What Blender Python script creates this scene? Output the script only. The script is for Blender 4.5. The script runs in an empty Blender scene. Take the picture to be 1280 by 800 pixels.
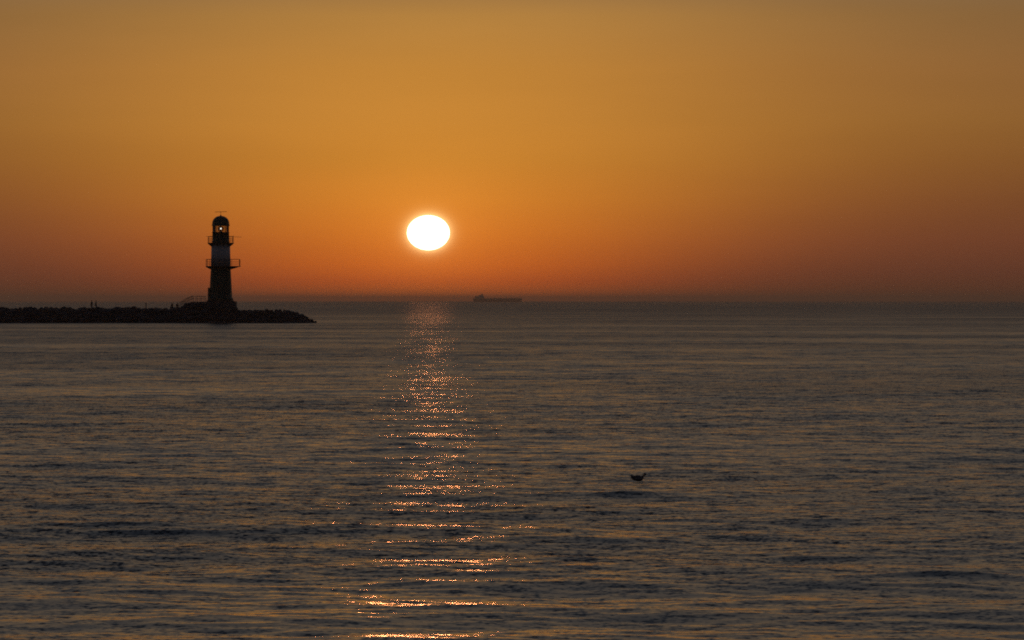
import bpy, bmesh, math, random
import numpy as np
from mathutils import Vector, Matrix

S = bpy.context.scene
C = S.collection
R = math.radians
F_PX = 5600.0            # focal length of the photograph in photo pixels
EYE = 4.0                # metres above the sea
SUN_AZ = R(-1.07)        # left of straight ahead (+Y)
SUN_EL = R(0.87)

# ------------------------------------------------------------------ camera
cam_d = bpy.data.cameras.new('camera')
cam = bpy.data.objects.new('camera', cam_d); C.objects.link(cam)
cam_d.sensor_width = 36.0
cam_d.lens = 36.0 * F_PX / 1280.0
cam_d.clip_start = 1.0
cam_d.clip_end = 120000.0
cam.location = (0, 0, EYE)
cam.rotation_euler = (R(90) - 24.0 / F_PX, 0, 0)
S.camera = cam

# ------------------------------------------------------------------ view
S.view_settings.view_transform = 'Standard'
S.view_settings.look = 'None'
S.view_settings.gamma = 1.0
S.view_settings.use_curve_mapping = False
S.view_settings.exposure = 0.0
cy = S.cycles
cy.max_bounces = 6
cy.glossy_bounces = 3
cy.transparent_max_bounces = 12
cy.volume_bounces = 0
cy.sample_clamp_direct = 25.0
cy.sample_clamp_indirect = 1.0
cy.use_adaptive_sampling = False
cy.use_denoising = False
cy.filter_width = 1.9


# ------------------------------------------------------------------ node helpers
class NT:
    def __init__(s, tree):
        s.t = tree; s.n = tree.nodes; s.l = tree.links

    def node(s, typ, **kw):
        n = s.n.new(typ)
        for k, v in kw.items():
            setattr(n, k, v)
        return n

    def link(s, a, b):
        s.l.new(a, b)

    def put(s, v, sock):
        if isinstance(v, (int, float)):
            sock.default_value = v
        elif isinstance(v, (tuple, list)):
            sock.default_value = v
        else:
            s.l.new(v, sock)

    def m(s, op, a, b=0.0, c=0.0, clamp=False):
        n = s.n.new('ShaderNodeMath'); n.operation = op; n.use_clamp = clamp
        s.put(a, n.inputs[0]); s.put(b, n.inputs[1]); s.put(c, n.inputs[2])
        return n.outputs[0]

    def vm(s, op, a, b=(0, 0, 0), scale=None):
        n = s.n.new('ShaderNodeVectorMath'); n.operation = op
        s.put(a, n.inputs[0]); s.put(b, n.inputs[1])
        if scale is not None:
            s.put(scale, n.inputs[3])
        return n.outputs[0]

    def maprange(s, v, a, b, c, d, smooth=False):
        n = s.n.new('ShaderNodeMapRange')
        n.interpolation_type = 'SMOOTHSTEP' if smooth else 'LINEAR'
        n.clamp = True
        s.put(v, n.inputs[0])
        for k, q in enumerate((a, b, c, d)):
            s.put(q, n.inputs[k + 1])
        return n.outputs[0]

    def mixc(s, f, a, b, mode='MIX'):
        n = s.n.new('ShaderNodeMix'); n.data_type = 'RGBA'; n.blend_type = mode
        s.put(f, n.inputs[0]); s.put(a, n.inputs[6]); s.put(b, n.inputs[7])
        return n.outputs[2]

    def ramp(s, fac, stops, interp='LINEAR'):
        n = s.n.new('ShaderNodeValToRGB')
        cr = n.color_ramp; cr.interpolation = interp
        while len(cr.elements) > 1:
            cr.elements.remove(cr.elements[-1])
        for k, (p, col) in enumerate(stops):
            e = cr.elements[0] if k == 0 else cr.elements.new(p)
            e.position = p; e.color = (*col, 1)
        s.put(fac, n.inputs[0])
        return n.outputs[0]


def lin(r, g, b):
    def f(c):
        c /= 255.0
        return c / 12.92 if c <= 0.04045 else ((c + 0.055) / 1.055) ** 2.4
    return (f(r), f(g), f(b))


# ------------------------------------------------------------------ sky (world)
W = bpy.data.worlds.new('World'); S.world = W; W.use_nodes = True
w = NT(W.node_tree); w.n.clear()
tc = w.node('ShaderNodeTexCoord')
sep = w.node('ShaderNodeSeparateXYZ'); w.link(tc.outputs['Generated'], sep.inputs[0])
dx, dy, dz = sep.outputs
DEG = 180 / math.pi
elev = w.m('MULTIPLY', w.m('ARCSINE', dz), DEG)
azim = w.m('MULTIPLY', w.m('SUBTRACT', w.m('ARCTAN2', dx, dy), SUN_AZ), DEG)
# the ramps are indexed by elevation: 0..4 deg fills 0..0.5, 4..90 the rest
t_el = w.m('ADD', w.maprange(elev, 0, 4, 0, 0.5),
           w.m('MULTIPLY', w.m('POWER', w.maprange(elev, 4, 90, 0, 1), 0.5), 0.5))


def el_of(y):                              # photo row -> position on the ramp
    return (376 - y) / F_PX * DEG / 8.0


def hi(e):
    return 0.5 + 0.5 * math.sqrt((e - 4) / 86.0)


HIGH = [(hi(4.6), lin(118, 100, 76)), (hi(6.5), lin(106, 93, 78)), (hi(9), lin(100, 91, 80)), (hi(13), lin(93, 88, 84)), (hi(20), lin(80, 81, 84)),
        (hi(32), lin(58, 65, 78)), (hi(60), lin(34, 42, 58)), (1.0, lin(26, 34, 50))]
near = [(el_of(376), lin(168, 78, 38)), (el_of(371), lin(178, 82, 36)), (el_of(366), lin(184, 84, 34)), (el_of(352), lin(188, 81, 32)),
        (el_of(330), lin(203, 97, 32)), (el_of(292), lin(206, 113, 36)), (el_of(250), lin(205, 125, 42)),
        (el_of(200), lin(196, 129, 48)), (el_of(150), lin(193, 131, 54)), (el_of(90), lin(189, 131, 57)),
        (el_of(20), lin(172, 126, 64))] + HIGH
far = [(el_of(376), lin(62, 48, 42)), (el_of(366), lin(64, 44, 38)), (el_of(340), lin(74, 47, 42)), (el_of(300), lin(90, 54, 43)),
       (el_of(250), lin(98, 62, 41)), (el_of(200), lin(114, 76, 43)), (el_of(150), lin(124, 87, 48)),
       (el_of(90), lin(128, 91, 54)), (el_of(20), lin(120, 91, 58))] + HIGH
c_near = w.ramp(t_el, near); c_far = w.ramp(t_el, far)
s_az = w.maprange(elev, 0.1, 2.2, 2.9, 4.7)
q = w.m('DIVIDE', azim, s_az)
wt = w.m('EXPONENT', w.m('MULTIPLY', w.m('MULTIPLY', q, q), -1.0))
# faint uneven murk in the evening air, drawn out along the horizon
mp = w.node('ShaderNodeVectorMath', operation='MULTIPLY'); w.link(tc.outputs['Generated'], mp.inputs[0]); mp.inputs[1].default_value = (9, 9, 70)
ns = w.node('ShaderNodeTexNoise'); ns.inputs['Scale'].default_value = 1.0; ns.inputs['Detail'].default_value = 3.0
w.link(mp.outputs[0], ns.inputs['Vector'])
murk = w.maprange(ns.outputs[0], 0.25, 0.75, 0.90, 1.00)
base = w.vm('SCALE', w.mixc(wt, c_far, c_near), scale=murk)
# aureole round the sun
ge = w.m('MULTIPLY', w.m('SUBTRACT', elev, SUN_EL * DEG), 1.16)
gr = w.m('SQRT', w.m('ADD', w.m('MULTIPLY', azim, azim), w.m('MULTIPLY', ge, ge)))
g1 = w.m('EXPONENT', w.m('DIVIDE', w.m('MULTIPLY', w.m('MAXIMUM', w.m('SUBTRACT', gr, 0.27), 0.0), -1.0), 0.05))
g2 = w.m('EXPONENT', w.m('DIVIDE', w.m('MULTIPLY', gr, -1.0), 0.55))
glow = w.vm('ADD', w.vm('SCALE', (0.60, 0.50, 0.22), scale=g1), w.vm('SCALE', (0.27, 0.11, 0.018), scale=g2))
# the sky opposite the sunset is much dimmer
away = w.maprange(w.m('ABSOLUTE', azim), 12, 80, 1.0, 0.10, True)
dusk = w.vm('SCALE', (0.011, 0.011, 0.019), scale=w.m('SUBTRACT', 1.0, away))
tot = w.vm('ADD', w.vm('SCALE', w.vm('ADD', base, glow), scale=away), dusk)
sky = w.node('ShaderNodeTexSky'); sky.sky_type = 'NISHITA'; sky.sun_disc = False
sky.sun_elevation = SUN_EL; sky.sun_rotation = SUN_AZ
bg1 = w.node('ShaderNodeBackground'); w.link(sky.outputs[0], bg1.inputs[0]); bg1.inputs[1].default_value = 0.004
bg2 = w.node('ShaderNodeBackground'); w.link(tot, bg2.inputs[0]); bg2.inputs[1].default_value = 1.0
ad = w.node('ShaderNodeAddShader'); w.link(bg1.outputs[0], ad.inputs[0]); w.link(bg2.outputs[0], ad.inputs[1])
wo = w.node('ShaderNodeOutputWorld'); w.link(ad.outputs[0], wo.inputs[0])

# ------------------------------------------------------------------ sun lamp
ld = bpy.data.lights.new('sun_lamp', 'SUN'); lo = bpy.data.objects.new('sun_lamp', ld); C.objects.link(lo)
ld.energy = 0.0115; ld.angle = R(0.52); ld.color = (1.0, 0.31, 0.11)
sdir = Vector((math.sin(SUN_AZ) * math.cos(SUN_EL), math.cos(SUN_AZ) * math.cos(SUN_EL), math.sin(SUN_EL)))
lo.rotation_euler = (-sdir).to_track_quat('-Z', 'Y').to_euler()
lo.location = (0, 0, 50)


# ------------------------------------------------------------------ object helpers
def tag(o, label=None, cat=None, group=None, kind=None):
    if label: o['label'] = label
    if cat: o['category'] = cat
    if group: o['group'] = group
    if kind: o['kind'] = kind
    return o


def empty(name, loc, rz=0.0):
    o = bpy.data.objects.new(name, None); C.objects.link(o)
    o.location = loc; o.rotation_euler = (0, 0, rz); o.empty_display_size = 0.5
    return o


def link_bm(name, bm, mat, parent=None, smooth=False, loc=None):
    me = bpy.data.meshes.new(name); bm.to_mesh(me); bm.free()
    me.materials.append(mat)
    if smooth:
        me.polygons.foreach_set('use_smooth', [True] * len(me.polygons))
    o = bpy.data.objects.new(name, me); C.objects.link(o)
    if parent: o.parent = parent
    if loc: o.location = loc
    return o


def add_box(bm, lo_, hi_, bevel=0.0):
    x0, y0, z0 = lo_; x1, y1, z1 = hi_
    r = bmesh.ops.create_cube(bm, size=1.0)
    for v in r['verts']:
        v.co = Vector(((x0 + x1) / 2 + v.co.x * (x1 - x0), (y0 + y1) / 2 + v.co.y * (y1 - y0), (z0 + z1) / 2 + v.co.z * (z1 - z0)))
    if bevel:
        es = list({e for v in r['verts'] for e in v.link_edges})
        bmesh.ops.bevel(bm, geom=es, offset=bevel, segments=2, affect='EDGES')


def add_tube(bm, pts, rad, n=8, closed=False):
    pts = [Vector(p) for p in pts]
    rings = []
    N = len(pts)
    for i, p in enumerate(pts):
        if closed:
            d = pts[(i + 1) % N] - pts[i - 1]
        else:
            d = pts[min(i + 1, N - 1)] - pts[max(i - 1, 0)]
        d.normalize()
        up = Vector((0, 0, 1)) if abs(d.z) < 0.9 else Vector((0, 1, 0))
        a = d.cross(up).normalized(); b = d.cross(a).normalized()
        rr = rad[i] if isinstance(rad, (list, tuple)) else rad
        rings.append([bm.verts.new(p + (a * math.cos(2 * math.pi * k / n) + b * math.sin(2 * math.pi * k / n)) * rr) for k in range(n)])
    last = N if closed else N - 1
    for i in range(last):
        r0, r1 = rings[i], rings[(i + 1) % N]
        for k in range(n):
            bm.faces.new((r0[k], r0[(k + 1) % n], r1[(k + 1) % n], r1[k]))
    if not closed:
        bm.faces.new(rings[0][::-1]); bm.faces.new(rings[-1])


def add_lathe(bm, prof, n=48, c=(0, 0), close=True):
    rings = []
    for r, z in prof:
        if r < 1e-5:
            rings.append([bm.verts.new((c[0], c[1], z))])
        else:
            rings.append([bm.verts.new((c[0] + r * math.cos(2 * math.pi * k / n), c[1] + r * math.sin(2 * math.pi * k / n), z)) for k in range(n)])
    for a, b in zip(rings, rings[1:]):
        for k in range(n):
            k2 = (k + 1) % n
            if len(a) == 1 and len(b) == 1: continue
            if len(a) == 1: bm.faces.new((a[0], b[k2], b[k]))
            elif len(b) == 1: bm.faces.new((a[k], a[k2], b[0]))
            else: bm.faces.new((a[k], a[k2], b[k2], b[k]))
    if close:
        if len(rings[0]) > 1: bm.faces.new(rings[0][::-1])
        if len(rings[-1]) > 1: bm.faces.new(rings[-1])


# ------------------------------------------------------------------ materials
def surf_mat(name, col, rough=0.6, var=0.25, scale=2.0, metallic=0.0, bump=0.0, streak=False):
    m = bpy.data.materials.new(name); m.use_nodes = True
    t = NT(m.node_tree)
    p = t.n['Principled BSDF']
    tcn = t.node('ShaderNodeTexCoord')
    vec = t.vm('MULTIPLY', tcn.outputs['Object'], (1, 1, 0.15) if streak else (1, 1, 1))
    nz = t.node('ShaderNodeTexNoise'); nz.inputs['Scale'].default_value = scale; nz.inputs['Detail'].default_value = 5
    t.link(vec, nz.inputs['Vector'])
    dark = tuple(c * (1 - var) for c in col); lite = tuple(min(1, c * (1 + var)) for c in col)
    cc = t.ramp(t.maprange(nz.outputs[0], 0.3, 0.7, 0, 1), [(0, dark), (1, lite)])
    t.link(cc, p.inputs['Base Color'])
    p.inputs['Roughness'].default_value = rough
    p.inputs['Metallic'].default_value = metallic
    if bump:
        b = t.node('ShaderNodeBump'); b.inputs['Strength'].default_value = bump; b.inputs['Distance'].default_value = 0.05
        t.link(nz.outputs[0], b.inputs['Height']); t.link(b.outputs[0], p.inputs['Normal'])
    return m


M_GREEN = surf_mat('green_paint', (0.035, 0.085, 0.05), 0.45, 0.25, 1.5, streak=True)
M_WHITE = surf_mat('white_paint', (0.78, 0.77, 0.74), 0.5, 0.08, 1.2, streak=True)
M_DARK = surf_mat('dark_green_metal', (0.03, 0.05, 0.04), 0.4, 0.2, 3)
M_STEEL = surf_mat('painted_steel', (0.12, 0.12, 0.12), 0.5, 0.2, 4)
M_STONE = surf_mat('granite', (0.16, 0.15, 0.14), 0.85, 0.35, 1.3, bump=0.6)
M_WETROCK = surf_mat('wet_boulder', (0.07, 0.068, 0.065), 0.7, 0.45, 0.9, bump=0.6)
M_CONC = surf_mat('concrete', (0.22, 0.21, 0.20), 0.85, 0.2, 1.0, bump=0.3)
M_HULL = surf_mat('ship_hull', (0.11, 0.05, 0.04), 0.6, 0.2, 0.05)
M_SHIPW = surf_mat('ship_white', (0.55, 0.54, 0.5), 0.6, 0.1, 0.1)
M_FUN = surf_mat('funnel_paint', (0.10, 0.06, 0.04), 0.6, 0.1, 0.1)
M_DOOR = surf_mat('door_paint', (0.05, 0.07, 0.06), 0.5, 0.1, 2)
M_SKIN = surf_mat('skin', (0.42, 0.26, 0.19), 0.55, 0.06, 8)
M_HAIR = surf_mat('hair', (0.04, 0.028, 0.02), 0.6, 0.3, 30)
M_JACK = surf_mat('dark_jacket', (0.035, 0.035, 0.045), 0.8, 0.2, 6)
M_TROU = surf_mat('dark_trousers', (0.03, 0.035, 0.05), 0.85, 0.2, 6)
M_SHOE = surf_mat('shoe', (0.03, 0.03, 0.03), 0.6, 0.1, 6)
M_PLUM = surf_mat('brown_plumage', (0.30, 0.27, 0.24), 0.8, 0.5, 28)
M_WING = surf_mat('grey_wing_feathers', (0.24, 0.23, 0.22), 0.75, 0.4, 34, streak=True)
M_BEAK = surf_mat('beak', (0.10, 0.07, 0.03), 0.45, 0.1, 20)
M_EYE = surf_mat('eye', (0.01, 0.01, 0.01), 0.1, 0.0, 5)


def emis_mat(name, col, strength, through=False):
    m = bpy.data.materials.new(name); m.use_nodes = True
    t = NT(m.node_tree); t.n.clear()
    e = t.node('ShaderNodeEmission'); e.inputs[0].default_value = (*col, 1); e.inputs[1].default_value = strength
    o = t.node('ShaderNodeOutputMaterial')
    if through:                                    # glowing gas: light from behind passes through it
        tr = t.node('ShaderNodeBsdfTransparent'); a = t.node('ShaderNodeAddShader')
        t.link(e.outputs[0], a.inputs[0]); t.link(tr.outputs[0], a.inputs[1]); t.link(a.outputs[0], o.inputs[0])
    else:
        t.link(e.outputs[0], o.inputs[0])
    return m


M_SUN = emis_mat('glowing_sun', (1.0, 0.93, 0.76), 1.0, True)
M_LAMP = emis_mat('lit_lamp', (1.0, 0.97, 0.85), 4.0)
M_LAMP.cycles.emission_sampling = 'NONE'


def glass_mat():
    m = bpy.data.materials.new('lantern_glass'); m.use_nodes = True
    t = NT(m.node_tree); t.n.clear()
    tr = t.node('ShaderNodeBsdfTransparent'); tr.inputs[0].default_value = (0.66, 0.66, 0.66, 1)
    gl = t.node('ShaderNodeBsdfGlossy'); gl.inputs['Roughness'].default_value = 0.05
    fr = t.node('ShaderNodeFresnel'); fr.inputs[0].default_value = 1.45
    mx = t.node('ShaderNodeMixShader'); o = t.node('ShaderNodeOutputMaterial')
    t.link(fr.outputs[0], mx.inputs[0]); t.link(tr.outputs[0], mx.inputs[1]); t.link(gl.outputs[0], mx.inputs[2]); t.link(mx.outputs[0], o.inputs[0])
    return m


M_GLASS = glass_mat()


def water_mat():
    m = bpy.data.materials.new('sea_water'); m.use_nodes = True
    t = NT(m.node_tree); p = t.n['Principled BSDF']
    geo = t.node('ShaderNodeNewGeometry')
    pos = geo.outputs['Position']

    def slopes(sc, off, detail=2.0):
        v = t.vm('MULTIPLY', t.vm('ADD', pos, off), sc)
        nz = t.node('ShaderNodeTexNoise'); nz.noise_dimensions = '2D'
        nz.inputs['Scale'].default_value = 1.0; nz.inputs['Detail'].default_value = detail; nz.inputs['Roughness'].default_value = 0.55
        t.link(v, nz.inputs['Vector'])
        return t.vm('SUBTRACT', nz.outputs['Color'], (0.5, 0.5, 0.5))
    sep_ = t.node('ShaderNodeSeparateXYZ'); t.link(pos, sep_.inputs[0])
    vl = t.node('ShaderNodeVectorMath', operation='LENGTH'); t.link(pos, vl.inputs[0]); ln = vl.outputs['Value']
    # open water further out: waves finer than the sheet can carry become roughness
    open_ = t.maprange(t.m('LOGARITHM', ln, 10.0), 2.15, 3.3, 0, 1)
    keep = t.m('SUBTRACT', 1.0, t.m('MULTIPLY', open_, 0.60))
    keep2 = t.m('SUBTRACT', 1.0, t.m('MULTIPLY', open_, 0.15))
    a = t.vm('SCALE', slopes((11.0, 13.0, 0), (3, 7, 0)), scale=t.m('MULTIPLY', keep, 0.66))        # capillary ripples
    b = t.vm('SCALE', slopes((3.6, 5.4, 0), (31, 17, 0)), scale=t.m('MULTIPLY', keep, 0.60))      # wavelets
    c = t.vm('SCALE', slopes((1.0, 1.3, 0), (11, 91, 0), 3.0), scale=t.m('MULTIPLY', keep2, 0.35))   # chop
    d = t.vm('SCALE', slopes((0.12, 0.16, 0), (71, 41, 0), 3.0), scale=0.09)   # longer seas
    e = t.vm('SCALE', slopes((0.02, 0.026, 0), (171, 141, 0), 5.0), scale=0.11)   # swell and current marks
    f = t.vm('SCALE', slopes((0.42, 0.075, 0), (211, 19, 0), 3.0), scale=t.maprange(open_, 0.05, 0.35, 0, 0.20))   # wind lanes
    d = t.vm('ADD', t.vm('ADD', d, f), e)
    a = t.vm('ADD', a, d)
    # wind patches: rougher and calmer water drawn out across the view
    pv = t.vm('MULTIPLY', pos, (0.012, 0.030, 0))
    pn = t.node('ShaderNodeTexNoise'); pn.noise_dimensions = '2D'; pn.inputs['Scale'].default_value = 1.0; pn.inputs['Detail'].default_value = 5.0
    t.link(pv, pn.inputs['Vector'])
    gust = t.maprange(pn.outputs[0], 0.32, 0.68, 0.62, 1.32, True)
    s = t.vm('SCALE', t.vm('ADD', t.vm('ADD', a, b), c), scale=gust)
    # wavelets run in towards the shore: short steep fronts (-Y), long easy backs
    sx = t.node('ShaderNodeSeparateXYZ'); t.link(s, sx.inputs[0])
    yy = t.m('ADD', t.m('MULTIPLY', t.m('MINIMUM', sx.outputs[1], 0.0), 1.35), t.m('MULTIPLY', t.m('MAXIMUM', sx.outputs[1], 0.0), 0.12))
    yy = t.m('SUBTRACT', yy, t.maprange(open_, 0, 1, 0.022, 0.013))
    cb = t.node('ShaderNodeCombineXYZ'); t.link(t.m('MULTIPLY', sx.outputs[0], 1.15), cb.inputs[0]); t.link(yy, cb.inputs[1])
    s = cb.outputs[0]
    nrm = t.vm('NORMALIZE', t.vm('ADD', geo.outputs['Normal'], s))
    t.link(nrm, p.inputs['Normal'])
    p.inputs['Base Color'].default_value = (0.010, 0.014, 0.016, 1)
    t.link(t.m('MULTIPLY', t.maprange(open_, 0, 1, 0.125, 0.36), t.maprange(gust, 0.62, 1.32, 0.8, 1.2)), p.inputs['Roughness'])
    p.inputs['IOR'].default_value = 1.333
    return m


M_WATER = water_mat()


# ------------------------------------------------------------------ the sea: one sheet to beyond the horizon
def build_water():
    rng = np.random.default_rng(11)
    r = [3.0]
    while r[-1] < 38:
        r.append(r[-1] + 1.0)
    while r[-1] < 31000:
        x = r[-1]
        d = 0.11 if x < 110 else 0.11 * (x / 110) ** 1.55
        if x > 1000: d = max(d, x * 0.012)
        r.append(x + d)
    r = np.array(r)
    half = np.concatenate([np.arange(0, 7.6, 0.024), 7.6 + np.cumsum(0.05 * 1.12 ** np.arange(52))])
    half = half[half < 180]
    th = np.concatenate([-half[::-1], half[1:]])
    th = np.concatenate([[-180.0], th, [180.0]])
    th = np.radians(th)
    nr, nt = len(r), len(th)
    RR, TT = np.meshgrid(r, th, indexing='ij')
    X = RR * np.sin(TT); Y = RR * np.cos(TT)
    Z = np.zeros_like(X); DX = np.zeros_like(X); DY = np.zeros_like(X)
    dr = np.gradient(r)
    latr = np.radians(0.024) * r
    lams = np.exp(rng.uniform(math.log(0.42), math.log(13.0), 80))
    for lam in lams:
        k = 2 * math.pi / lam
        ang = rng.normal(0.25, 0.55)
        kx, ky = k * math.sin(ang), k * math.cos(ang)
        steep = 0.0100 * (1.0 if lam < 5 else (5 / lam) ** 0.7) * rng.uniform(0.6, 1.4)
        amp = steep / k
        ph = rng.uniform(0, 2 * math.pi)
        # leave out of each ring what its spacing cannot carry
        att = np.clip((lam / np.maximum(dr * abs(math.cos(ang)), latr * abs(math.sin(ang))) - 2.2) / 2.5, 0, 1)[:, None]
        g = amp * att
        P = kx * X + ky * Y + ph
        Z += g * np.cos(P)
        DX -= g * math.sin(ang) * np.sin(P) * 0.9
        DY -= g * math.cos(ang) * np.sin(P) * 0.9
    # a few heavier wavelets standing out of the chop
    for x0, y0, h, wy, wxx, sk in ((-7.4, 79, .085, .42, 1.5, .05), (-6.2, 77.4, .05, .34, 1.0, -.1), (6.3, 64.5, .075, .34, 1.1, -.06), (2.6, 92, .05, .4, 1.2, .05),
                               (-5.2, 61, .04, .28, .8, .1), (4.3, 75, .045, .33, .7, .0), (-9, 100, .06, .45, 1.5, .04), (8.2, 104, .06, .45, 1.4, .02)):
        Z += h * np.exp(-((Y - y0 - sk * (X - x0) - .12 * np.sin(X * 2.3)) / wy) ** 2 - ((X - x0) / wxx) ** 2)
    fade = np.clip(1 - (np.abs(TT) - R(9)) / R(20), 0, 1)
    fade *= np.clip((RR - 8) / 20, 0, 1)
    Z *= fade; X += DX * fade; Y += DY * fade
    co = np.empty((nr * nt + 1, 3), np.float32)
    co[:-1, 0] = X.ravel(); co[:-1, 1] = Y.ravel(); co[:-1, 2] = Z.ravel(); co[-1] = (0, 0, 0)
    i = np.arange(nr - 1)[:, None] * nt; j = np.arange(nt - 1)[None, :]
    q = np.stack([i + j, i + nt + j, i + nt + j + 1, i + j + 1], -1).reshape(-1, 4)
    tri = np.stack([np.full(nt - 1, nr * nt), np.arange(nt - 1), np.arange(1, nt)], -1)
    me = bpy.data.meshes.new('water')
    nq, n3 = len(q), len(tri)
    me.vertices.add(len(co)); me.vertices.foreach_set('co', co.ravel())
    me.loops.add(nq * 4 + n3 * 3)
    me.loops.foreach_set('vertex_index', np.concatenate([q[:, ::-1].ravel(), tri[:, ::-1].ravel()]).astype(np.int32))
    me.polygons.add(nq + n3)
    me.polygons.foreach_set('loop_start', np.concatenate([np.arange(nq) * 4, nq * 4 + np.arange(n3) * 3]).astype(np.int32))
    me.polygons.foreach_set('loop_total', np.concatenate([np.full(nq, 4), np.full(n3, 3)]).astype(np.int32))
    me.update(calc_edges=True)
    me.polygons.foreach_set('use_smooth', np.ones(nq + n3, bool))
    if me.polygons[0].normal.z < 0:
        me.flip_normals()
    me.materials.append(M_WATER)
    o = bpy.data.objects.new('water', me); C.objects.link(o)
    tag(o, kind='structure')
    print('water verts', len(co))
    return o


build_water()

# ------------------------------------------------------------------ the sun itself, flattened by refraction, far beyond the sea
SD = 60000.0
bm = bmesh.new()
bmesh.ops.create_uvsphere(bm, u_segments=48, v_segments=24, radius=1.0)
for v in bm.verts:
    v.co = Vector((v.co.x * 26.8 / F_PX * SD, v.co.y * 26.8 / F_PX * SD, v.co.z * 21.9 / F_PX * SD))
sun = link_bm('sun', bm, M_SUN, smooth=True)
sun.location = Vector((0, 0, EYE)) + sdir * SD
tag(sun, 'white glowing setting sun, slightly flattened, low over the sea', 'sun')

# ------------------------------------------------------------------ haze
bm = bmesh.new()
add_box(bm, (-34000, -34000, -1.4), (34000, 34000, 34.0))
hm = bpy.data.materials.new('haze_air'); hm.use_nodes = True
t = NT(hm.node_tree); t.n.clear()
pv = t.node('ShaderNodeVolumePrincipled'); ho = t.node('ShaderNodeOutputMaterial'); t.link(pv.outputs[0], ho.inputs['Volume'])
pv.inputs['Color'].default_value = (1.0, 0.84, 0.70, 1)
pv.inputs['Density'].default_value = 7.2e-5
pv.inputs['Anisotropy'].default_value = 0.7
hz = link_bm('haze', bm, hm); tag(hz, kind='stuff')

# ------------------------------------------------------------------ breakwater
D = 800.0                                     # metres from the camera
YC = D + 8.5                                   # centre line, front toe at about D
PM = F_PX / YC                                # photo pixels per metre there


def wx(px): return (px - 640) / PM
def wz(py): return EYE + (376 - py) / PM


random.seed(5)
nrng = np.random.default_rng(21)
crest_px = [(-800, 385), (22, 385), (45, 384.2), (58, 383.6), (75, 385.4), (85, 383.8), (95, 385.8), (105, 384.8), (125, 384.8), (138, 386), (150, 384.6), (165, 384),
            (180, 385.4), (200, 385), (212, 386), (226, 384.4), (233, 381), (240, 378), (258, 378), (296, 384), (300, 387), (320, 387.6),
            (345, 387.2), (364, 387.6), (372, 391), (384, 396.5), (392, 400.5), (397.5, 403.6)]


def crest(x):
    px = x * PM + 640
    for (a, ya), (b, yb) in zip(crest_px, crest_px[1:]):
        if a <= px <= b:
            return wz(ya + (yb - ya) * (px - a) / (b - a))
    return -1.0


X0, X1 = wx(-800), wx(397.5)
bw = empty('breakwater', (0, YC, 0))
tag(bw, 'long dark rubble breakwater running in from the left and ending right of the lighthouse', 'breakwater')
bm = bmesh.new()
secs = []
n = 150
for i in range(n + 1):
    x = X0 + (X1 - X0 - 0.5) * i / n
    h = max(min(crest(x), 3.3) - 0.5, 0.15)
    tipf = max(0.12, min(1, (X1 - x) / 6.0) ** 0.6)
    pr = [(-8.3, -1.2), (-5.4, h * 0.42), (-2.6, h), (3.0, h), (6.0, h * 0.42), (8.3, -1.2)]
    secs.append([bm.verts.new((x, yy * tipf, zz)) for yy, zz in pr])
for a, b in zip(secs, secs[1:]):
    for k in range(5):
        bm.faces.new((a[k], a[k + 1], b[k + 1], b[k]))
bm.faces.new(secs[0]); bm.faces.new(secs[-1][::-1])
core = link_bm('stone_core', bm, M_STONE, bw)
# paved path along the top
bm = bmesh.new()
add_box(bm, (X0, -1.2, 1.9), (wx(243), 1.6, 2.34), 0.04)
link_bm('paved_path', bm, M_CONC, bw)

# boulders: far too many and too dark to count, one mass
ico = bmesh.new(); bmesh.ops.create_icosphere(ico, subdivisions=2, radius=1.0)
iv = np.array([v.co[:] for v in ico.verts]); ico.verts.index_update()
iff = np.array([[v.index for v in f.verts] for f in ico.faces]); ico.free()
V = []; Fc = []; nv = 0


def boulder(x, y, z, r):
    global nv
    d = iv.copy()
    for _ in range(5):                        # knock facets off
        nn = nrng.normal(size=3); nn /= np.linalg.norm(nn)
        lim = nrng.uniform(0.55, 0.9)
        s = d @ nn; d -= np.where(s > lim, s - lim, 0)[:, None] * nn
    d *= np.array([nrng.uniform(0.8, 1.4), nrng.uniform(0.8, 1.3), nrng.uniform(0.6, 0.95)]) * r
    a = nrng.uniform(0, math.pi); ca, sa = math.cos(a), math.sin(a)
    tlt = nrng.normal(0, 0.25); ct, st = math.cos(tlt), math.sin(tlt)
    Rz = np.array([[ca, -sa, 0], [sa, ca, 0], [0, 0, 1]]); Rx = np.array([[ct, 0, st], [0, 1, 0], [-st, 0, ct]])
    d = d @ Rz.T @ Rx.T
    V.append(d + np.array([x, y, z])); Fc.append(iff + nv); nv += len(d)
    return d[:, 2].max()


x = wx(-60)
while x < X1:
    cr = crest(x)
    # crest row in front of the path: sets the skyline
    r = random.uniform(0.42, 0.8) * (1 if x < wx(300) else 0.75)
    if cr < 1.2: r *= 0.6
    tipf = max(0.12, min(1, (X1 - x) / 6.0) ** 0.6)
    top = cr + random.gauss(0, 0.045)
    boulder(x, -2.8 * tipf, top - r * 0.62, r)
    if random.random() < 0.6: boulder(x + 0.3, 2.9 * tipf, top - r * 0.8, r)
    for lvl in range(4):                      # slope facing the camera
        f_ = (lvl + 0.6) / 4
        rr = random.uniform(0.5, 0.95)
        yy = (-2.8 - 5.0 * f_) * tipf; zz = cr * (1 - f_) - 0.25
        boulder(x + random.uniform(-.6, .6), yy, zz - (0.35 if lvl == 3 else 0.15), min(rr, 0.3 + cr * 0.35))
        if lvl in (1, 3): boulder(x + random.uniform(-.6, .6), -yy, zz - 0.3, min(rr, 0.3 + cr * 0.35))
    x += random.uniform(0.62, 1.0)
V = np.concatenate(V); Fc = np.concatenate(Fc)
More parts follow.
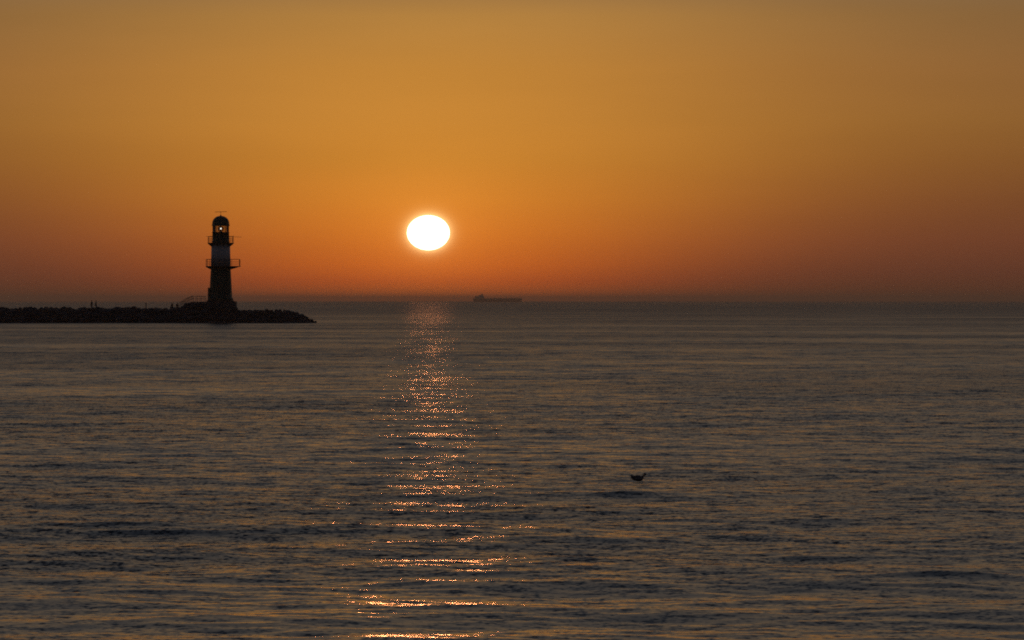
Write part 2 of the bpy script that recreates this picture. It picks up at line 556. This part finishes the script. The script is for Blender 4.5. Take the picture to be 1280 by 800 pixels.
me = bpy.data.meshes.new('boulders'); me.from_pydata(V.tolist(), [], Fc.tolist()); me.update(); me.materials.append(M_WETROCK)
bo = bpy.data.objects.new('boulders', me); C.objects.link(bo); bo.parent = bw; tag(bo, kind='stuff')
# raised stone platform round the lighthouse foot
bm = bmesh.new()
vs = []
for yy in (-2.5, 3.2):
    vs.append([bm.verts.new((wx(px), yy, z)) for px, z in ((222, 1.6), (296.5, 1.6), (296.5, wz(386.6)), (292, wz(380)), (262, wz(377.2)), (241, wz(377.2)), (233, wz(380.4)), (224, wz(385)))])
bm.faces.new(vs[0]); bm.faces.new(vs[1][::-1])
for k in range(8):
    bm.faces.new((vs[0][k], vs[1][k], vs[1][(k + 1) % 8], vs[0][(k + 1) % 8]))
bmesh.ops.recalc_face_normals(bm, faces=bm.faces)
link_bm('lighthouse_platform', bm, M_STONE, bw)

# ------------------------------------------------------------------ lighthouse
LX = wx(275.8)
LH = empty('lighthouse', (LX, YC + 0.3, 0))
tag(LH, 'dark banded lighthouse with domed lantern, small lit lamp and two railed galleries on the breakwater', 'lighthouse')
zP, zG2, zG1, zL0, zL1, zT = wz(376.5), wz(332.5), wz(303.5), wz(290.2), wz(282.3), wz(269.8)
rB, r2, r1 = 14.6 / PM, 12.3 / PM, 11.7 / PM


def rt(z):                                     # tower radius at a height
    if z < zG2: return rB + (r2 - rB) * (z - zP) / (zG2 - zP)
    return r2 + (r1 - r2) * (z - zG2) / (zG1 - zG2)


bm = bmesh.new(); add_box(bm, (-2.35, -2.3, wz(392)), (2.78, 2.3, zP), 0.06)
add_box(bm, (-2.45, -2.4, zP - 0.02), (2.2, 2.4, zP + 0.14), 0.03)
link_bm('plinth', bm, M_STONE, LH)
bm = bmesh.new()
add_lathe(bm, [(rB + 0.14, zP + 0.14), (rB + 0.14, zP + 0.5), (rB + 0.02, zP + 0.62)] + [(rt(zP + 0.7 + (zG2 - zP - 0.862) * k / 6), zP + 0.7 + (zG2 - zP - 0.862) * k / 6) for k in range(7)])
link_bm('lower_tower', bm, M_GREEN, LH, True)
bm = bmesh.new()
add_lathe(bm, [(rt(zG2) * 1.0, zG2 + 0.002), (rt(zG1) * 1.0, zG1 - 0.162)])
ut = link_bm('upper_tower', bm, M_WHITE, LH, True); ut['label'] = 'pale painted band between the two galleries'
# slit windows of the shaft
for zc, aa in ((6.6, -100), (8.7, -70)):
    bm = bmesh.new(); add_box(bm, (-0.05, -0.24, -0.42), (0.05, 0.24, 0.42), 0.02)
    wn = link_bm('window', bm, M_STEEL, LH)
    wn.location = (rt(zc) * math.cos(R(aa)), rt(zc) * math.sin(R(aa)), zc); wn.rotation_euler = (0, 0, R(aa))
    bm = bmesh.new(); add_box(bm, (0.052, -0.17, -0.34), (0.06, 0.17, 0.34))
    link_bm('pane', bm, M_GLASS, wn)
# porch at the left foot
bm = bmesh.new(); add_box(bm, (-2.27, -0.8, zP + 0.145), (-1.5, 0.8, wz(360.6)), 0.03)
add_box(bm, (-2.33, -0.9, wz(360.6) + 0.003), (-1.5, 0.9, wz(359.6)), 0.02)
po = link_bm('porch', bm, M_GREEN, LH)
bm = bmesh.new(); add_box(bm, (-2.31, -0.42, zP + 0.16), (-2.272, 0.42, zP + 1.9), 0.01)
dr_ = link_bm('door', bm, M_DOOR, po)
bm = bmesh.new(); add_tube(bm, [(-2.36, 0.3, zP + 1.0), (-2.36, 0.3, zP + 1.15)], 0.02)
link_bm('handle', bm, M_STEEL, dr_)


def gallery(zf, rad, r_in, rail_h, bulge=None, nposts=16, br=0.5):
    bm = bmesh.new()
    add_lathe(bm, [(r_in - 0.25, zf - 0.16), (rad - 0.05, zf - 0.16), (rad, zf - 0.1), (rad, zf + 0.0), (r_in - 0.25, zf)])
    if bulge: add_box(bm, (bulge[0], -1.1, zf - 0.15), (bulge[1], 1.1, zf - 0.005), 0.02)
    g = link_bm('gallery', bm, M_DARK, LH)
    # stays below the floor
    for k in range(10):
        a = 2 * math.pi * k / 10 + 0.02
        ca, sa = math.cos(a), math.sin(a)
        bm = bmesh.new()
        rr_ = rad - 0.12
        if bulge and ca > 0.9: rr_ = bulge[1] - 0.35
        p = [(r_in - 0.04, zf - br - 0.1), (r_in - 0.04, zf - 0.165), (rr_, zf - 0.165), (rr_, zf - 0.24)]
        f0 = [bm.verts.new((q[0] * ca - 0.04 * sa, q[0] * sa + 0.04 * ca, q[1])) for q in p]
        f1 = [bm.verts.new((q[0] * ca + 0.04 * sa, q[0] * sa - 0.04 * ca, q[1])) for q in p]
        bm.faces.new(f0); bm.faces.new(f1[::-1])
        for i in range(4): bm.faces.new((f0[i], f1[i], f1[(i + 1) % 4], f0[(i + 1) % 4]))
        link_bm('bracket', bm, M_DARK, g)
    bm = bmesh.new()
    pts = []
    for k in range(nposts * 3):
        a = 2 * math.pi * k / (nposts * 3)
        pr = rad - 0.07
        if bulge and abs(math.sin(a)) * pr < 1.1 and math.cos(a) > 0:
            pts.append((bulge[1] - 0.07, pr * math.sin(a)))
        else:
            pts.append((pr * math.cos(a), pr * math.sin(a)))
    for hh, rr_ in ((rail_h, 0.042), (rail_h * 0.62, 0.024), (rail_h * 0.3, 0.024)):
        add_tube(bm, [(a_, b_, zf + hh) for a_, b_ in pts], rr_, 6, True)
    for k in range(0, len(pts), 3):
        add_tube(bm, [(pts[k][0], pts[k][1], zf - 0.02), (pts[k][0], pts[k][1], zf + rail_h)], 0.034, 6)
    link_bm('railing', bm, M_DARK, g)
    return g


gallery(zG1, 16.4 / PM, r1, 1.15, br=0.62)
gallery(zG2, 18.9 / PM, r2, 1.2, bulge=(1.6, 24.2 / PM), br=0.55)
# lantern room wall, glazing, dome
rl = 10.7 / PM
bm = bmesh.new(); add_lathe(bm, [(rl + 0.05, zG1 + 0.003), (rl + 0.05, zG1 + 0.25), (rl - 0.02, zG1 + 0.3), (rl - 0.02, zL0 - 0.1), (rl + 0.07, zL0 - 0.06), (rl + 0.07, zL0)])
link_bm('lantern_room', bm, M_GREEN, LH, True)
bm = bmesh.new(); add_lathe(bm, [(rl - 0.1, zL0 + 0.005), (rl - 0.1, zL1 - 0.005)], 24, close=False)
gz = link_bm('glazing', bm, M_GLASS, LH)
for k in range(10):
    a = 2 * math.pi * (k + 0.5) / 10
    bm = bmesh.new()
    add_tube(bm, [((rl - 0.05) * math.cos(a), (rl - 0.05) * math.sin(a), zL0), ((rl - 0.05) * math.cos(a), (rl - 0.05) * math.sin(a), zL1)], 0.035, 6)
    link_bm('glazing_bar', bm, M_DARK, gz)
bm = bmesh.new()
H = zT - zL1
prof = [(rl - 0.2, zL1 + 0.001), (rl + 0.08, zL1), (rl + 0.1, zL1 + 0.12), (rl + 0.03, zL1 + 0.2)]
for k in range(0, 13):
    a = R(90) * k / 12
    prof.append(((rl + 0.0) * math.cos(a) ** 0.9 if k < 12 else 0.14, zL1 + 0.42 + (H - 0.42) * math.sin(a)))
prof += [(0.14, zT + 0.12), (0.0, zT + 0.2)]
add_lathe(bm, prof, close=False)
link_bm('dome', bm, M_GREEN, LH, True)
# lamp on its pedestal, lit
bm = bmesh.new(); add_lathe(bm, [(0.34, zL0 + 0.0), (0.34, zL0 + 0.1), (0.12, zL0 + 0.2), (0.12, zL0 + 0.42), (0.2, zL0 + 0.46)], 16)
lp = link_bm('lamp', bm, M_STEEL, LH)
bm = bmesh.new(); add_lathe(bm, [(0.22, zL0 + 0.82), (0.22, zL0 + 0.9), (0.06, zL0 + 0.98), (0.05, zL1 + 0.02)], 16)
link_bm('lamp_cap', bm, M_STEEL, lp)
bm = bmesh.new(); add_lathe(bm, [(0.0, zL0 + 0.5), (0.10, zL0 + 0.53), (0.135, zL0 + 0.64), (0.10, zL0 + 0.75), (0.0, zL0 + 0.78)], 16, close=False)
link_bm('light_bulb', bm, M_LAMP, lp, True)
bm = bmesh.new(); add_lathe(bm, [(0.42, zL0 + 0.2), (0.55, zL0 + 0.62), (0.42, zL1 - 0.12)], 20, close=False)
link_bm('lens', bm, M_GLASS, lp, True)
# aerials
bm = bmesh.new(); add_tube(bm, [(0, 0, zT + 0.15), (0, 0, wz(264.2))], 0.03, 6)
add_tube(bm, [(-1.05, 0, wz(264.9)), (1.1, 0, wz(264.5))], 0.045, 6)
for q_ in (-1.0, -0.5, 0.5, 1.05): add_tube(bm, [(q_, -0.25, wz(264.75)), (q_, 0.25, wz(264.75))], 0.02, 6)
link_bm('aerial', bm, M_STEEL, LH)
bm = bmesh.new(); add_tube(bm, [(2.25, -0.2, zG1 + 1.1), (3.75, -0.2, zG1 + 1.02)], 0.035, 6)
add_tube(bm, [(2.3, -0.2, zG1 + 0.4), (2.3, -0.2, zG1 + 1.35)], 0.03, 6)
link_bm('signal_arm', bm, M_STEEL, LH)
bm = bmesh.new(); add_tube(bm, [(-2.7, -0.2, zG1 + 1.15), (-2.2, -0.2, zG1 + 1.12)], 0.03, 6)
link_bm('bracket_arm', bm, M_STEEL, LH)

# ------------------------------------------------------------------ stair handrail and guard rail on the platform
gr_ = empty('guard_railing', (0, YC, 0)); tag(gr_, 'thin steel handrail climbing the steps left of the lighthouse foot', 'railing')
path = [(225, 385.4), (229, 383.0), (233, 380.6), (237, 378.6), (241, 377.2), (246, 377.2), (251, 377.2), (256, 377.2)]
for yy in (-2.1, 1.9):
    bm = bmesh.new()
    for hh, rr_ in ((1.0, 0.04), (0.55, 0.026)):
        add_tube(bm, [(wx(a), yy, wz(b) + hh) for a, b in path], rr_, 6)
    link_bm('rail', bm, M_STEEL, gr_)
    for a, b in path:
        bm = bmesh.new(); add_tube(bm, [(wx(a), yy, wz(b) - 0.25), (wx(a), yy, wz(b) + 1.0)], 0.032, 6)
        link_bm('post', bm, M_STEEL, gr_)

# slim post on the breakwater
ps = empty('marker_post', (wx(183), YC - 1.0, 2.33)); tag(ps, 'slim dark post standing alone on the breakwater between the two groups of people', 'post')
bm = bmesh.new(); add_lathe(bm, [(0.13, 0), (0.13, 0.05), (0.085, 0.1), (0.085, 1.15), (0.10, 1.17), (0.10, 1.27), (0.0, 1.33)], 12); link_bm('shaft', bm, M_STEEL, ps)
bm = bmesh.new(); add_lathe(bm, [(0.2, -0.02), (0.2, 0.02)], 12); link_bm('foot_plate', bm, M_STEEL, ps)


# ------------------------------------------------------------------ people
def skin_mesh(name, verts, edges, radii, mat, parent=None, sub=2):
    me = bpy.data.meshes.new(name); me.from_pydata([Vector(v) for v in verts], edges, [])
    me.materials.append(mat)
    o = bpy.data.objects.new(name, me); C.objects.link(o)
    if parent: o.parent = parent
    sm = o.modifiers.new('skin', 'SKIN'); sm.use_smooth_shade = True
    if not me.skin_vertices: me.skin_vertices.new()
    for i, r_ in enumerate(radii):
        r_ = r_ if isinstance(r_, tuple) else (r_, r_)
        me.skin_vertices[0].data[i].radius = r_
    me.skin_vertices[0].data[0].use_root = True
    o.modifiers.new('sub', 'SUBSURF').levels = sub
    o.modifiers['sub'].render_levels = sub
    # freeze to real mesh data
    dg = bpy.context.evaluated_depsgraph_get()
    nm = bpy.data.meshes.new_from_object(o.evaluated_get(dg))
    o.modifiers.clear(); o.data = nm
    nm.polygons.foreach_set('use_smooth', [True] * len(nm.polygons))
    return o


def person(loc, rz, label, seated=False, group=None, arm=0.0, scale=1.0, coat=None):
    if seated:
        P = {'hip': (0, 0, .50), 'waist': (0, -.02, .68), 'chest': (0, .01, .92), 'neck': (0, .03, 1.06), 'nk2': (0, .05, 1.13), 'head': (0, .06, 1.21), 'crown': (0, .055, 1.30)}
        legs = {}
        for s, n_ in ((-1, 'l'), (1, 'r')):
            legs[n_] = [(s * .09, .03, .47), (s * .13, .45, .50), (s * .13, .47, .26), (s * .13, .46, .07), (s * .14, .60, .04)]
            arms_ = None
        sh = 1.02; el_ = (.23, .12, .76); wr = (.15, .36, .60); hd = (.13, .43, .58)
    else:
        P = {'hip': (0, 0, .93), 'waist': (0, 0, 1.08), 'chest': (0, .01, 1.30), 'neck': (0, 0, 1.45), 'nk2': (0, .01, 1.52), 'head': (0, .02, 1.61), 'crown': (0, .015, 1.70)}
        legs = {}
        for s, n_ in ((-1, 'l'), (1, 'r')):
            legs[n_] = [(s * .09, 0, .88), (s * .10, .03 * s, .49), (s * .10, 0.02 * s, .28), (s * .10, .01 * s - .02, .08), (s * .12, .12 + .01 * s, .04)]
        sh = 1.41; el_ = (.25, -.02, 1.14); wr = (.24, .08 + arm, .92 + arm * .4); hd = (.235, .11 + arm, .85 + arm * .5)
    V_ = [P['hip'], P['waist'], P['chest'], P['neck'], P['nk2'], P['head'], P['crown']]
    Rr = [(.15, .11), (.135, .10), (.165, .115), (.075, .07), (.055, .055), (.078, .095), (.06, .07)]
    E_ = [(k, k + 1) for k in range(6)]
    jV, jR, jE = [P['hip'], P['waist'], P['chest'], (P['neck'][0], P['neck'][1], P['neck'][2] - .02)], [(.175, .135), (.16, .125), (.185, .14), (.09, .085)], [(0, 1), (1, 2), (2, 3)]
    tV, tR, tE = [(P['hip'][0], P['hip'][1], P['hip'][2] + .04)], [(.16, .12)], []
    fingers = []
    for s, n_ in ((-1, 'l'), (1, 'r')):
        b0 = len(V_)
        V_ += [(s * .17, P['chest'][1], sh - .03), (s * el_[0], el_[1], el_[2]), (s * wr[0], wr[1], wr[2]), (s * hd[0], hd[1], hd[2])]
        Rr += [.055, .042, .028, (.036, .022)]
        E_ += [(2, b0), (b0, b0 + 1), (b0 + 1, b0 + 2), (b0 + 2, b0 + 3)]
        j0 = len(jV)
        jV += [(s * .175, P['chest'][1], sh - .02), (s * el_[0], el_[1], el_[2]), (s * wr[0], wr[1], wr[2] + .01)]
        jR += [.078, .062, .048]; jE += [(2, j0), (j0, j0 + 1), (j0 + 1, j0 + 2)]
        l0 = len(V_)
        V_ += legs[n_]; Rr += [.085, .058, .052, .036, (.038, .03)]
        E_ += [(0, l0)] + [(l0 + k, l0 + k + 1) for k in range(4)]
        t0 = len(tV)
        tV += legs[n_][:4]; tR += [.10, .072, .066, .056]; tE += [(0, t0)] + [(t0 + k, t0 + k + 1) for k in range(3)]
        fingers.append((s, Vector((s * hd[0], hd[1], hd[2])), (Vector(hd) - Vector(wr)).normalized()))
    b = skin_mesh('person', V_, E_, Rr, M_SKIN)
    # fingers, thumb and face joined into the same continuous body mesh
    bm = bmesh.new(); bm.from_mesh(b.data)
    for s, h, d in fingers:
        d = Vector((d.x * s, d.y, d.z)); side = Vector((0, 1, 0)) if abs(d.y) < .8 else Vector((1, 0, 0))
        for k, ln in enumerate((.070, .080, .075, .058)):
            o_ = h + side * (k - 1.5) * .019 + d * .02
            add_tube(bm, [o_, o_ + d * ln * .55, o_ + d * ln + Vector((-s * .018, 0, -.006))], [.010, .009, .007], 6)
        o_ = h + side * .03 - d * .02
        add_tube(bm, [o_, o_ + side * .028 + d * .02, o_ + side * .032 + d * .05], [.012, .011, .008], 6)
    hz_ = P['head']
    add_tube(bm, [(0, hz_[1] + .085, hz_[2] + .02), (0, hz_[1] + .118, hz_[2] - .018), (0, hz_[1] + .09, hz_[2] - .03)], [.008, .014, .012], 6)
    for s in (-1, 1):
        add_tube(bm, [(s * .078, hz_[1], hz_[2] - .02), (s * .088, hz_[1] - .01, hz_[2] + .005), (s * .082, hz_[1] - .012, hz_[2] + .03)], [.01, .014, .01], 6)
        add_tube(bm, [(s * .03, hz_[1] + .085, hz_[2] + .015), (s * .03, hz_[1] + .098, hz_[2] + .015)], [.014, .008], 6)
    add_tube(bm, [(-.022, hz_[1] + .092, hz_[2] - .055), (0, hz_[1] + .1, hz_[2] - .056), (.022, hz_[1] + .092, hz_[2] - .055)], [.006, .009, .006], 6)
    bm.to_mesh(b.data); bm.free()
    skin_mesh('jacket', jV, jE, jR, coat or M_JACK, b)
    skin_mesh('trousers', tV, tE, tR, M_TROU, b)
    bm = bmesh.new()
    bmesh.ops.create_uvsphere(bm, u_segments=16, v_segments=10, radius=1.0)
    for v in bm.verts:
        v.co = Vector((v.co.x * .098, v.co.y * .112 - .018 + hz_[1], v.co.z * .10 + hz_[2] + .05))
    bmesh.ops.delete(bm, geom=[v for v in bm.verts if v.co.y > hz_[1] + .055 and v.co.z < hz_[2] + .075], context='VERTS')
    link_bm('hair', bm, M_HAIR, b, True)
    for n_ in ('l', 'r'):
        a_, c_ = legs[n_][3], legs[n_][4]
        bm = bmesh.new(); add_tube(bm, [(a_[0], a_[1] - .05, .045), (a_[0], a_[1] + .02, .05), ((a_[0] + c_[0]) / 2, (a_[1] + c_[1]) / 2 + .02, .045), (c_[0], c_[1] + .05, .035), (c_[0], c_[1] + .09, .03)], [.035, .048, .05, .046, .03], 8)
        link_bm('shoe', bm, M_SHOE, b, True)
    b.location = loc; b.rotation_euler = (0, 0, rz); b.scale = (scale,) * 3
    return tag(b, label, 'person', group)


M_COAT2 = surf_mat('brown_coat', (0.06, 0.035, 0.03), 0.8, 0.2, 6)
g_ = 'people walking on the breakwater'
person((wx(114.6), YC - 0.1, 2.345), R(70), 'left one of the two people standing close together on the breakwater', group=g_)
person((wx(119.8), YC + 0.2, 2.345), R(95), 'right one of the two people standing close together on the breakwater', group=g_, arm=.1, scale=.985, coat=M_COAT2)
g_ = 'people sitting near the lighthouse steps'
for px, rz, lb, sc_ in ((215.5, 150, 'left seated person of the pair beside the lighthouse steps', 1.0), (221.5, 200, 'right seated person of the pair beside the lighthouse steps', .97)):
    pp = person((wx(px), YC - 0.2, 2.345), R(rz), lb, True, g_, scale=sc_)
    bl = empty('stone_block', (wx(px), YC - 0.2, 2.343), R(rz))
    tag(bl, 'dark stone block under the %s seated person near the steps' % ('left' if px < 218 else 'right'), 'stone', 'stone blocks used as seats')
    bm = bmesh.new(); add_box(bm, (-.28, -.3, 0), (.28, .16, .385), .03); link_bm('block', bm, M_STONE, bl)

# ------------------------------------------------------------------ tanker on the horizon
SDIST = 16000.0
PS = F_PX / SDIST
shx = (622.5 - 640) / PS
L = 61.0 / PS
sh_ = empty('cargo_ship', (shx, SDIST, 0)); tag(sh_, 'long low cargo ship on the horizon right of the sun, bridge at its left', 'ship')
bm = bmesh.new()
secs = []
dk = 12.0
for i in range(25):
    u = i / 24
    x = -L / 2 + L * u
    bw_ = 14.0 * min(1, (u / .08 + .35)) if u < .08 else 14.0 * (1 if u < .82 else max(.03, 1 - ((u - .82) / .18) ** 2))
    bw_ = min(bw_, 14.0)
    z_ = dk + (2.2 * ((u - .88) / .12) if u > .88 else 0) + (1.5 if u < .22 else 0)
    xo = 0
    rk = (4 * ((u - .9) / .1)) if u > .9 else (-2 * (1 - u / .05) if u < .05 else 0)
    secs.append([bm.verts.new((x + a * rk - max(rk, 0), yy * bw_ * wf, zz)) for yy, zz, wf, a in ((-1, -1, .85, 0), (-1, z_ * .4, 1, .5), (-1, z_, 1, 1), (1, z_, 1, 1), (1, z_ * .4, 1, .5), (1, -1, .85, 0))])
for a, b in zip(secs, secs[1:]):
    for k in range(6): bm.faces.new((a[k], a[(k + 1) % 6], b[(k + 1) % 6], b[k]))
bm.faces.new(secs[0]); bm.faces.new(secs[-1][::-1]); bmesh.ops.recalc_face_normals(bm, faces=bm.faces)
link_bm('hull', bm, M_HULL, sh_)
xs = -L / 2
bm = bmesh.new()
for k, (a, b) in enumerate(((12, 38), (14, 37), (16, 36), (19, 34))):
    add_box(bm, (xs + a, -12 + k, 13.5 + k * 2.9 + (0.005 if k else 0)), (xs + b, 12 - k, 13.5 + (k + 1) * 2.9), .1)
add_box(bm, (xs + 26, -13.5, 13.5 + 8.8), (xs + 33.5, 13.5, 13.5 + 11.0), .1)
sp = link_bm('superstructure', bm, M_SHIPW, sh_)
bm = bmesh.new()
for k in range(3):
    for j in range(9):
        y0 = -10 + k + j * (20 - 2 * k) / 8
        add_box(bm, (xs + (38, 37, 36)[k] + .01, y0 - .4, 14.9 + k * 2.9), (xs + (38, 37, 36)[k] + .06, y0 + .4, 15.7 + k * 2.9))
tag(link_bm('windows', bm, M_EYE, sp), kind='stuff')
bm = bmesh.new(); add_lathe(bm, [(3.0, 24), (3.0, 26), (2.4, 28.5), (2.2, 28.6)], 20, c=(xs + 30, 0))
bm2 = None
link_bm('funnel', bm, M_FUN, sh_)
bm = bmesh.new(); add_lathe(bm, [(3.4, 13.4), (3.2, 21), (2.6, 21.5)], 20, c=(xs + 9, 0)); link_bm('exhaust_casing', bm, M_FUN, sh_)
bm = bmesh.new(); add_tube(bm, [(xs + 32, 0, 25), (xs + 32, 0, 31)], .5); add_tube(bm, [(xs + 32, -3, 29), (xs + 32, 3, 29)], .25); link_bm('mast', bm, M_FUN, sh_)
bm = bmesh.new(); add_tube(bm, [(L / 2 - 9, 0, 12), (L / 2 - 9, 0, 19)], .4); link_bm('foremast', bm, M_FUN, sh_)
for k in range(6):
    bm = bmesh.new(); x = xs + 52 + k * 18.5
    add_box(bm, (x, -9, 11.9), (x + 13, 9, 13.2), .1); link_bm('hatch_cover', bm, M_HULL, sh_)
bm = bmesh.new()
for yy in (-1.2, 1.2): add_tube(bm, [(xs + 42, yy, 13.9), (L / 2 - 16, yy, 13.9)], .3)
link_bm('deck_pipes', bm, M_FUN, sh_)

# ------------------------------------------------------------------ water bird
BD = EYE * F_PX / (600.0 - 376)
bs = F_PX / BD
def build_bird():
    rings = [(-.172, .058, .012, .026), (-.155, .044, .032, .040), (-.11, .024, .052, .050), (-.06, .016, .066, .056), (0, .012, .070, .060), (.05, .016, .062, .058),
             (.085, .032, .050, .054), (.104, .056, .036, .044), (.114, .082, .029, .036), (.126, .104, .030, .032), (.143, .115, .031, .031), (.160, .114, .024, .024), (.174, .110, .010, .012)]
    bm = bmesh.new(); rs = []
    for x, z, rw, rh in rings:
        rs.append([bm.verts.new((x, rw * math.cos(2 * math.pi * k / 16), z + rh * math.sin(2 * math.pi * k / 16))) for k in range(16)])
    for a, b in zip(rs, rs[1:]):
        for k in range(16): bm.faces.new((a[k], a[(k + 1) % 16], b[(k + 1) % 16], b[k]))
    bm.faces.new(rs[0]); bm.faces.new(rs[-1][::-1]); bmesh.ops.recalc_face_normals(bm, faces=bm.faces)
    o = link_bm('water_bird', bm, M_PLUM, smooth=True)
    for s in (-1, 1):
        bm = bmesh.new()
        pr = [(.06, .045, .010), (.02, .062, .028), (-.05, .060, .034), (-.11, .052, .026), (-.150, .070, .028), (-.176, .080, .020)]
        rr_ = []
        for x, z, hh in pr:
            w_ = .056 if x > -.1 else .056 - (-.1 - x) * .42
            rr_.append([bm.verts.new((x, s * (w_ - .012 + .018 * math.cos(2 * math.pi * k / 10)), z + hh * math.sin(2 * math.pi * k / 10))) for k in range(10)])
        for a, b in zip(rr_, rr_[1:]):
            for k in range(10): bm.faces.new((a[k], a[(k + 1) % 10], b[(k + 1) % 10], b[k]))
        bm.faces.new(rr_[0]); bm.faces.new(rr_[-1][::-1]); bmesh.ops.recalc_face_normals(bm, faces=bm.faces)
        link_bm('wing', bm, M_WING, o, True)
        bm = bmesh.new(); bmesh.ops.create_uvsphere(bm, u_segments=8, v_segments=6, radius=.0035, matrix=Matrix.Translation((.156, s * .0255, .121)))
        link_bm('eye', bm, M_EYE, o, True)
    bm = bmesh.new(); add_tube(bm, [(.166, 0, .110), (.188, 0, .105), (.205, 0, .098)], [.008, .006, .002], 8); link_bm('beak', bm, M_BEAK, o, True)
    bm = bmesh.new()
    v = [(-.14, -.022, .062), (-.14, .022, .062), (-.205, .030, .078), (-.205, -.030, .078), (-.14, -.022, .052), (-.14, .022, .052), (-.205, .030, .074), (-.205, -.030, .074)]
    vv = [bm.verts.new(p) for p in v]
    for f in ((0, 1, 2, 3), (7, 6, 5, 4), (0, 4, 5, 1), (1, 5, 6, 2), (2, 6, 7, 3), (3, 7, 4, 0)): bm.faces.new([vv[k] for k in f])
    link_bm('tail', bm, M_WING, o)
    return o


bird = build_bird()
bird.location = ((798.3 - 640) / bs, BD, 0.015)
bird.rotation_euler = (0, 0, R(-12))
tag(bird, 'small dark water bird swimming alone on the sea to the right, head raised', 'bird')
